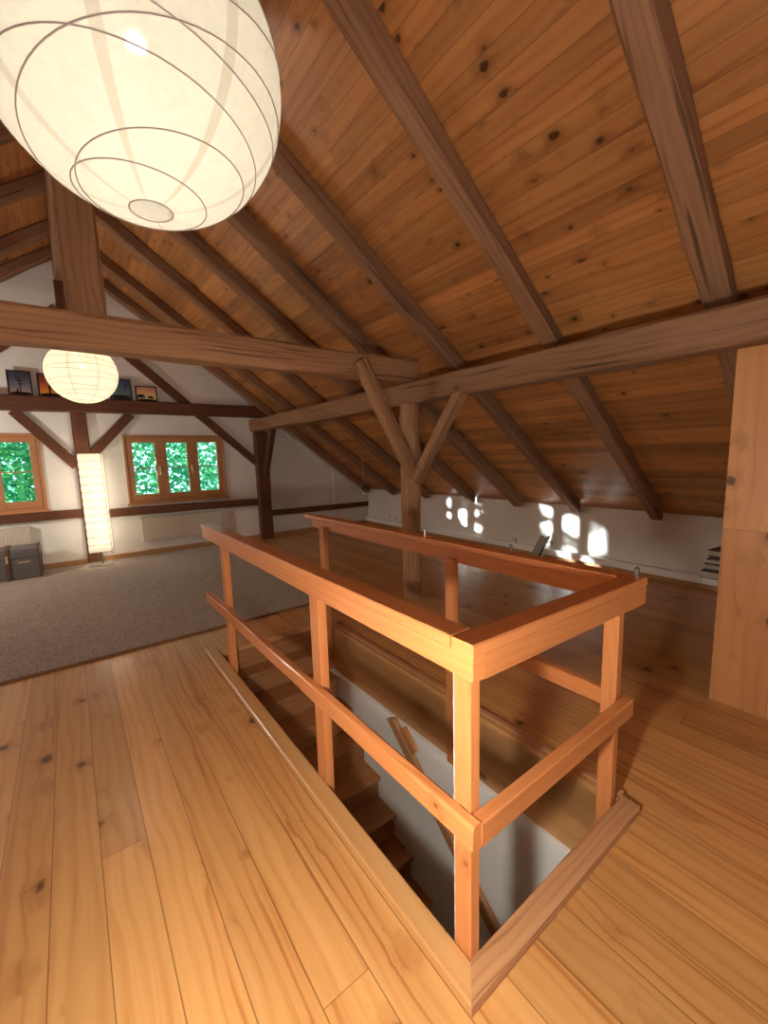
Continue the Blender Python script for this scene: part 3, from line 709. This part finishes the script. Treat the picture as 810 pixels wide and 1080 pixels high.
picture(-.53, -.275, .335, P1, 'black framed picture of a bare tree at dusk, first from the left edge', [tree, ell(.0, .20, .035, .008), ell(.01, .155, .03, .006), ell(-.02, .235, .028, .006), [(-.06, .02), (-.02, .02), (-.022, .085), (-.032, .095), (-.04, .06)], ell(0, .03, .11, .018)], .03)
picture(-.215, .04, .325, P2, 'framed sunset picture half behind the small lantern', [[(-.01, .04), (.01, .04), (.008, .17), (-.008, .17)], ell(0, .13, .016, .03), ell(0, .03, .11, .02)], -.02)
picture(.62, .905, .325, P3, 'dark framed night picture just right of the small lantern', [ell(.07, .22, .014, .02), [(.068, .13), (.073, .13), (.073, .21), (.068, .21)], ell(0, .045, .12, .03)], .02)
eleph = lambda cx, s: [[(cx + x * s, .03 + z * s) for x, z in ((-.04, 0), (-.028, 0), (-.026, .025), (.012, .025), (.014, 0), (.026, 0), (.028, .03), (.045, .028), (.05, .0), (.056, .0), (.055, .045), (.04, .062), (.02, .066), (-.02, .066), (-.038, .055))]]
picture(.955, 1.25, .235, P4, 'wide framed picture of two animals on a pale savanna at sunset', eleph(-.085, 1.1) + eleph(.05, .8) + [ell(0, .022, .13, .012)], -.04)

# pendant bulb
pb = thing('pendant_bulb', 'bare silvered bulb hanging on a white cord in front of the gable wall', 'lamp', (3.86, 5.72, 1.02))
MB().tube([(0, 0, 0), (.004, 0, .2), (-.003, 0, .4), (0, 0, .64)], .004, 8).build('cord', M['cord'], pb)
MB().lathe([(.001, .0), (.016, -.002), (.024, -.02), (.024, -.075), (.018, -.08)], (0, 0, 0), 18).build('lamp_socket', M['black'], pb)
MB().lathe([(.016, -.075), (.02, -.09), (.032, -.115), (.037, -.135), (.033, -.158), (.02, -.172), (.001, -.176)], (0, 0, 0), 20).build('bulb', M['chrome'], pb)

# sockets on the knee wall
for k, (y, lb) in enumerate(((6.88, 'white wall socket low on the knee wall, nearer the gable corner'), (6.66, 'white wall socket low on the knee wall, nearer the round post'))):
    t = thing('wall_socket', lb, 'socket', (KX - .006, y, .21), 'twin sockets on the knee wall')
    MB().box(-.006, .005, -.042, .042, -.042, .042, 'z', .003).build('socket_plate', M['white'], t)
    m = MB().tube([(-.008, 0, 0), (-.004, 0, 0)], .021, 18); m.build('socket_face', M['ledge'], t)

# things along the knee wall
t = thing('leaning_board', 'grey board leaning against the knee wall behind the rear rail', 'board', (5.10, 3.30, 0))
MB().beam((0, .04, .02), (.045, -.09, .335), .10, .085, (1, 0, 0), .006).build('board_face', M['greybox'], t)
MB().beam((.005, -.012, .02), (.05, -.142, .34), .006, .055, (1, 0, 0), .002).build('edge_strip', M['black'], t)
MB().tube([(.03, -.13, .25), (.03, -.17, .27), (.04, -.2, .25), (.04, -.19, .22)], .008, 8).build('hook', M['black'], t)
t = thing('pipe_valve', 'small metal valve on the white pipe ledge left of the leaning board', 'valve', (5.225, 3.74, .146))
MB().tube([(0, 0, 0), (0, 0, .055)], .008, 10).build('valve_stem', M['steel'], t)
MB().tube([(0, -.012, .055), (0, .06, .06)], .009, 10).build('valve_handle', M['steel'], t)

# pine cupboard on the right
cb = thing('pine_cupboard', 'tall knotty pine cupboard standing at the right edge under the purlin', 'cupboard', (3.2, -.4, 0))
CX0, CX1, CY0, CY1, CZ = 2.93, 3.46, -1.5, .725, 2.14
m = MB(); m.poly([(CX0, CY1, 0), (CX0, CY0, 0), (CX0, CY0, CZ), (CX0, CY1, CZ)], [(0, CY1), (0, CY0), (CZ, CY0), (CZ, CY1)])
m.poly([(CX0 + .03, CY0, 0), (CX0 + .03, CY1, 0), (CX0 + .03, CY1, CZ), (CX0 + .03, CY0, CZ)], [(0, CY0), (0, CY1), (CZ, CY1), (CZ, CY0)])
for a, b in ((CY0, 0), (CY1, 1)):
    pts = [(CX0, a, 0), (CX0 + .03, a, 0), (CX0 + .03, a, CZ), (CX0, a, CZ)]; uv = [(0, 3.02), (0, 3.05), (CZ, 3.05), (CZ, 3.02)]
    m.poly(pts[::-1] if b else pts, uv[::-1] if b else uv)
m.poly([(CX0, CY0, CZ), (CX0 + .03, CY0, CZ), (CX0 + .03, CY1, CZ), (CX0, CY1, CZ)], [(CY0, 0), (CY0, .03), (CY1, .03), (CY1, 0)])
add('front_panel', m, M['panel'], cb)
add('back_panel', MB().box(CX1 - .02, CX1, CY0, CY1 - .02, 0, CZ, 'z', .002), M['panel'], cb)
add('top_board', MB().box(CX0 + .03, CX1 - .02, CY0, CY1 - .02, CZ - .03, CZ, 'y', .002), M['panel'], cb)
for z in (.05, .655, 1.25): add('shelf', MB().box(CX0 + .031, CX1 - .021, CY0, CY1 - .02, z, z + .025, 'y', .002), M['panel'], cb)
def mag(name, x0, x1, y0, y1, z, h, mat, label, rz=0):
    t = thing(name, label, 'book', ((x0 + x1) / 2, (y0 + y1) / 2, z), 'books jutting out past the pine cupboard', rz=rz)
    a, b = (x1 - x0) / 2, (y1 - y0) / 2
    MB().box(-a, a, -b, b, 0, .004, 'y', .001).build('cover', mat, t); MB().box(-a, a, -b, b, h - .004, h, 'y', .001).build('cover', mat, t)
    MB().box(-a + .004, a - .004, -b + .004, b - .004, .0045, h - .0045, 'y', .001).build('pages', M['pages'], t)
mag('book', 3.12, 3.40, .45, .87, .681, .045, M['mag1'], 'dark book at the bottom of the stack jutting past the pine cupboard', .04)
mag('book', 3.15, 3.40, .45, .86, .728, .035, M['mag2'], 'violet book second from the bottom of the stack past the pine cupboard', -.02)
mag('book', 3.17, 3.40, .47, .86, .765, .03, M['mag1'], 'thin dark book third in the stack past the pine cupboard', .08)
mag('book', 3.22, 3.42, .5, .86, .797, .04, M['mag1'], 'dark book on top of the stack past the pine cupboard', -.12)

# ------------------------------------------------------------------ outside: ground, trees
struct(MB().box(-30, 30, GY + 1, 45, -3.4, -3.3, 'x', .001).build('ground', M['ground']), 'lawn far below the windows', 'ground')
SD = V((1, -.755, -.185)).normalized()
spots = [(5.19, .64, .075), (5.16, .40, .05), (4.84, .47, .08), (4.80, .30, .06), (4.56, .72, .05), (4.556, .50, .03), (4.556, .27, .06), (3.24, .645, .055), (3.25, .43, .05), (3.22, .24, .045), (2.93, .515, .11), (2.635, .33, .065), (2.635, .2, .035), (2.885, .09, .05), (2.66, .03, .045)]
tun = [(V((KX, y, z)), r) for y, z, r in spots]
def clear(p, s):
    for q, r in tun:
        d = p - q; d = d - SD * d.dot(SD)
        if d.length < r * .8 + s * .4: return False
    return True
def make_tree(x, y, rx, ry, z0, z1, n, label, seed):
    rnd = random.Random(seed)
    t = thing('tree', label, 'tree', (x, y, -3.3), 'trees outside the gable windows')
    MB().tube([(0, 0, 0), (.05, .02, 2.), (0, .05, 4.), (.1, 0, z1 + 2.6)], .12, 8).build('tree_trunk', M['bark'], t)
    m = MB()
    for i in range(n):
        while True:
            a, b, c = (rnd.uniform(-1, 1) for _ in range(3))
            if abs(a) ** 3 + abs(b) ** 3 + abs(c) ** 3 < 1: break
        p = V((x + a * rx, y + b * ry, (z0 + z1) / 2 + c * (z1 - z0) / 2))
        s = rnd.uniform(.05, .10)
        if not clear(p, s): continue
        d = V((rnd.gauss(0, 1), rnd.gauss(0, 1), rnd.gauss(0, .8))).normalized(); e = d.cross(V((rnd.gauss(0, 1), rnd.gauss(0, 1), rnd.gauss(0, 1)))).normalized()
        p = p - V((x, y, -3.3))
        m.poly([p - d * s, p + e * s * .5, p + d * s, p - e * s * .5], [(0, 0), (1, 0), (1, 1), (0, 1)])
    m.build('foliage', M['leaf'], t)['kind'] = 'stuff'
make_tree(1.0, 11.2, 2.3, 1.4, -1.6, 4.2, 12000, 'leafy tree outside the three-sash window', 1)
make_tree(4.2, 11.6, 2.0, 1.3, -1.6, 4.2, 5000, 'leafy tree outside, seen in the sash beside the purlin post', 2)
make_tree(-2.3, 11.0, 2.3, 1.4, -1.6, 4.6, 14000, 'leafy tree outside the window above the trunk', 3)
make_tree(-6.0, 12.2, 2.6, 1.5, -1.2, 5.4, 12000, 'leafy tree outside standing past the edge of the trunk window', 4)

# ------------------------------------------------------------------ light
W = bpy.data.worlds.new('sky'); SC.world = W; W.use_nodes = True
bg = W.node_tree.nodes['Background']; bg.inputs[0].default_value = (.5, .77, 1., 1); bg.inputs[1].default_value = 3.2
def light(name, typ, loc, energy, color, r=.05):
    l = bpy.data.lights.new(name, typ); l.energy = energy; l.color = color
    if typ == 'POINT': l.shadow_soft_size = r
    o = bpy.data.objects.new(name, l); COL.objects.link(o); o.location = loc; return o
WARM = (1., .88, .71)
light('large_lantern_light', 'POINT', (.2, 1.07, 2.27), 7.6, (1., .95, .88), .05)
light('small_lantern_light', 'POINT', (.2, 4.9, 2.335), 16, WARM, .05)
for z in (.35, .58, .81, 1.04, 1.27, 1.5): light('floor_lamp_light', 'POINT', (.275, 7.38, z), 3.3, WARM, .05)
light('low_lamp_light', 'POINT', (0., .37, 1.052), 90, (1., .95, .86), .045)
light('left_fill_light', 'POINT', (-2.2, 6.4, 1.6), 105, (1., .96, .9), .12)  # unseen fill light, added to brighten the gable wall and rug
s = light('sun', 'SUN', (-8, 14, 5), 28, (.95, .98, 1.)); s.data.angle = .009
s.rotation_euler = SD.to_track_quat('-Z', 'Y').to_euler()

SC.view_settings.view_transform = 'Standard'; SC.view_settings.look = 'None'; SC.view_settings.gamma = 1.; SC.view_settings.use_curve_mapping = False
SC.view_settings.exposure = .2
SC.cycles.use_denoising = True
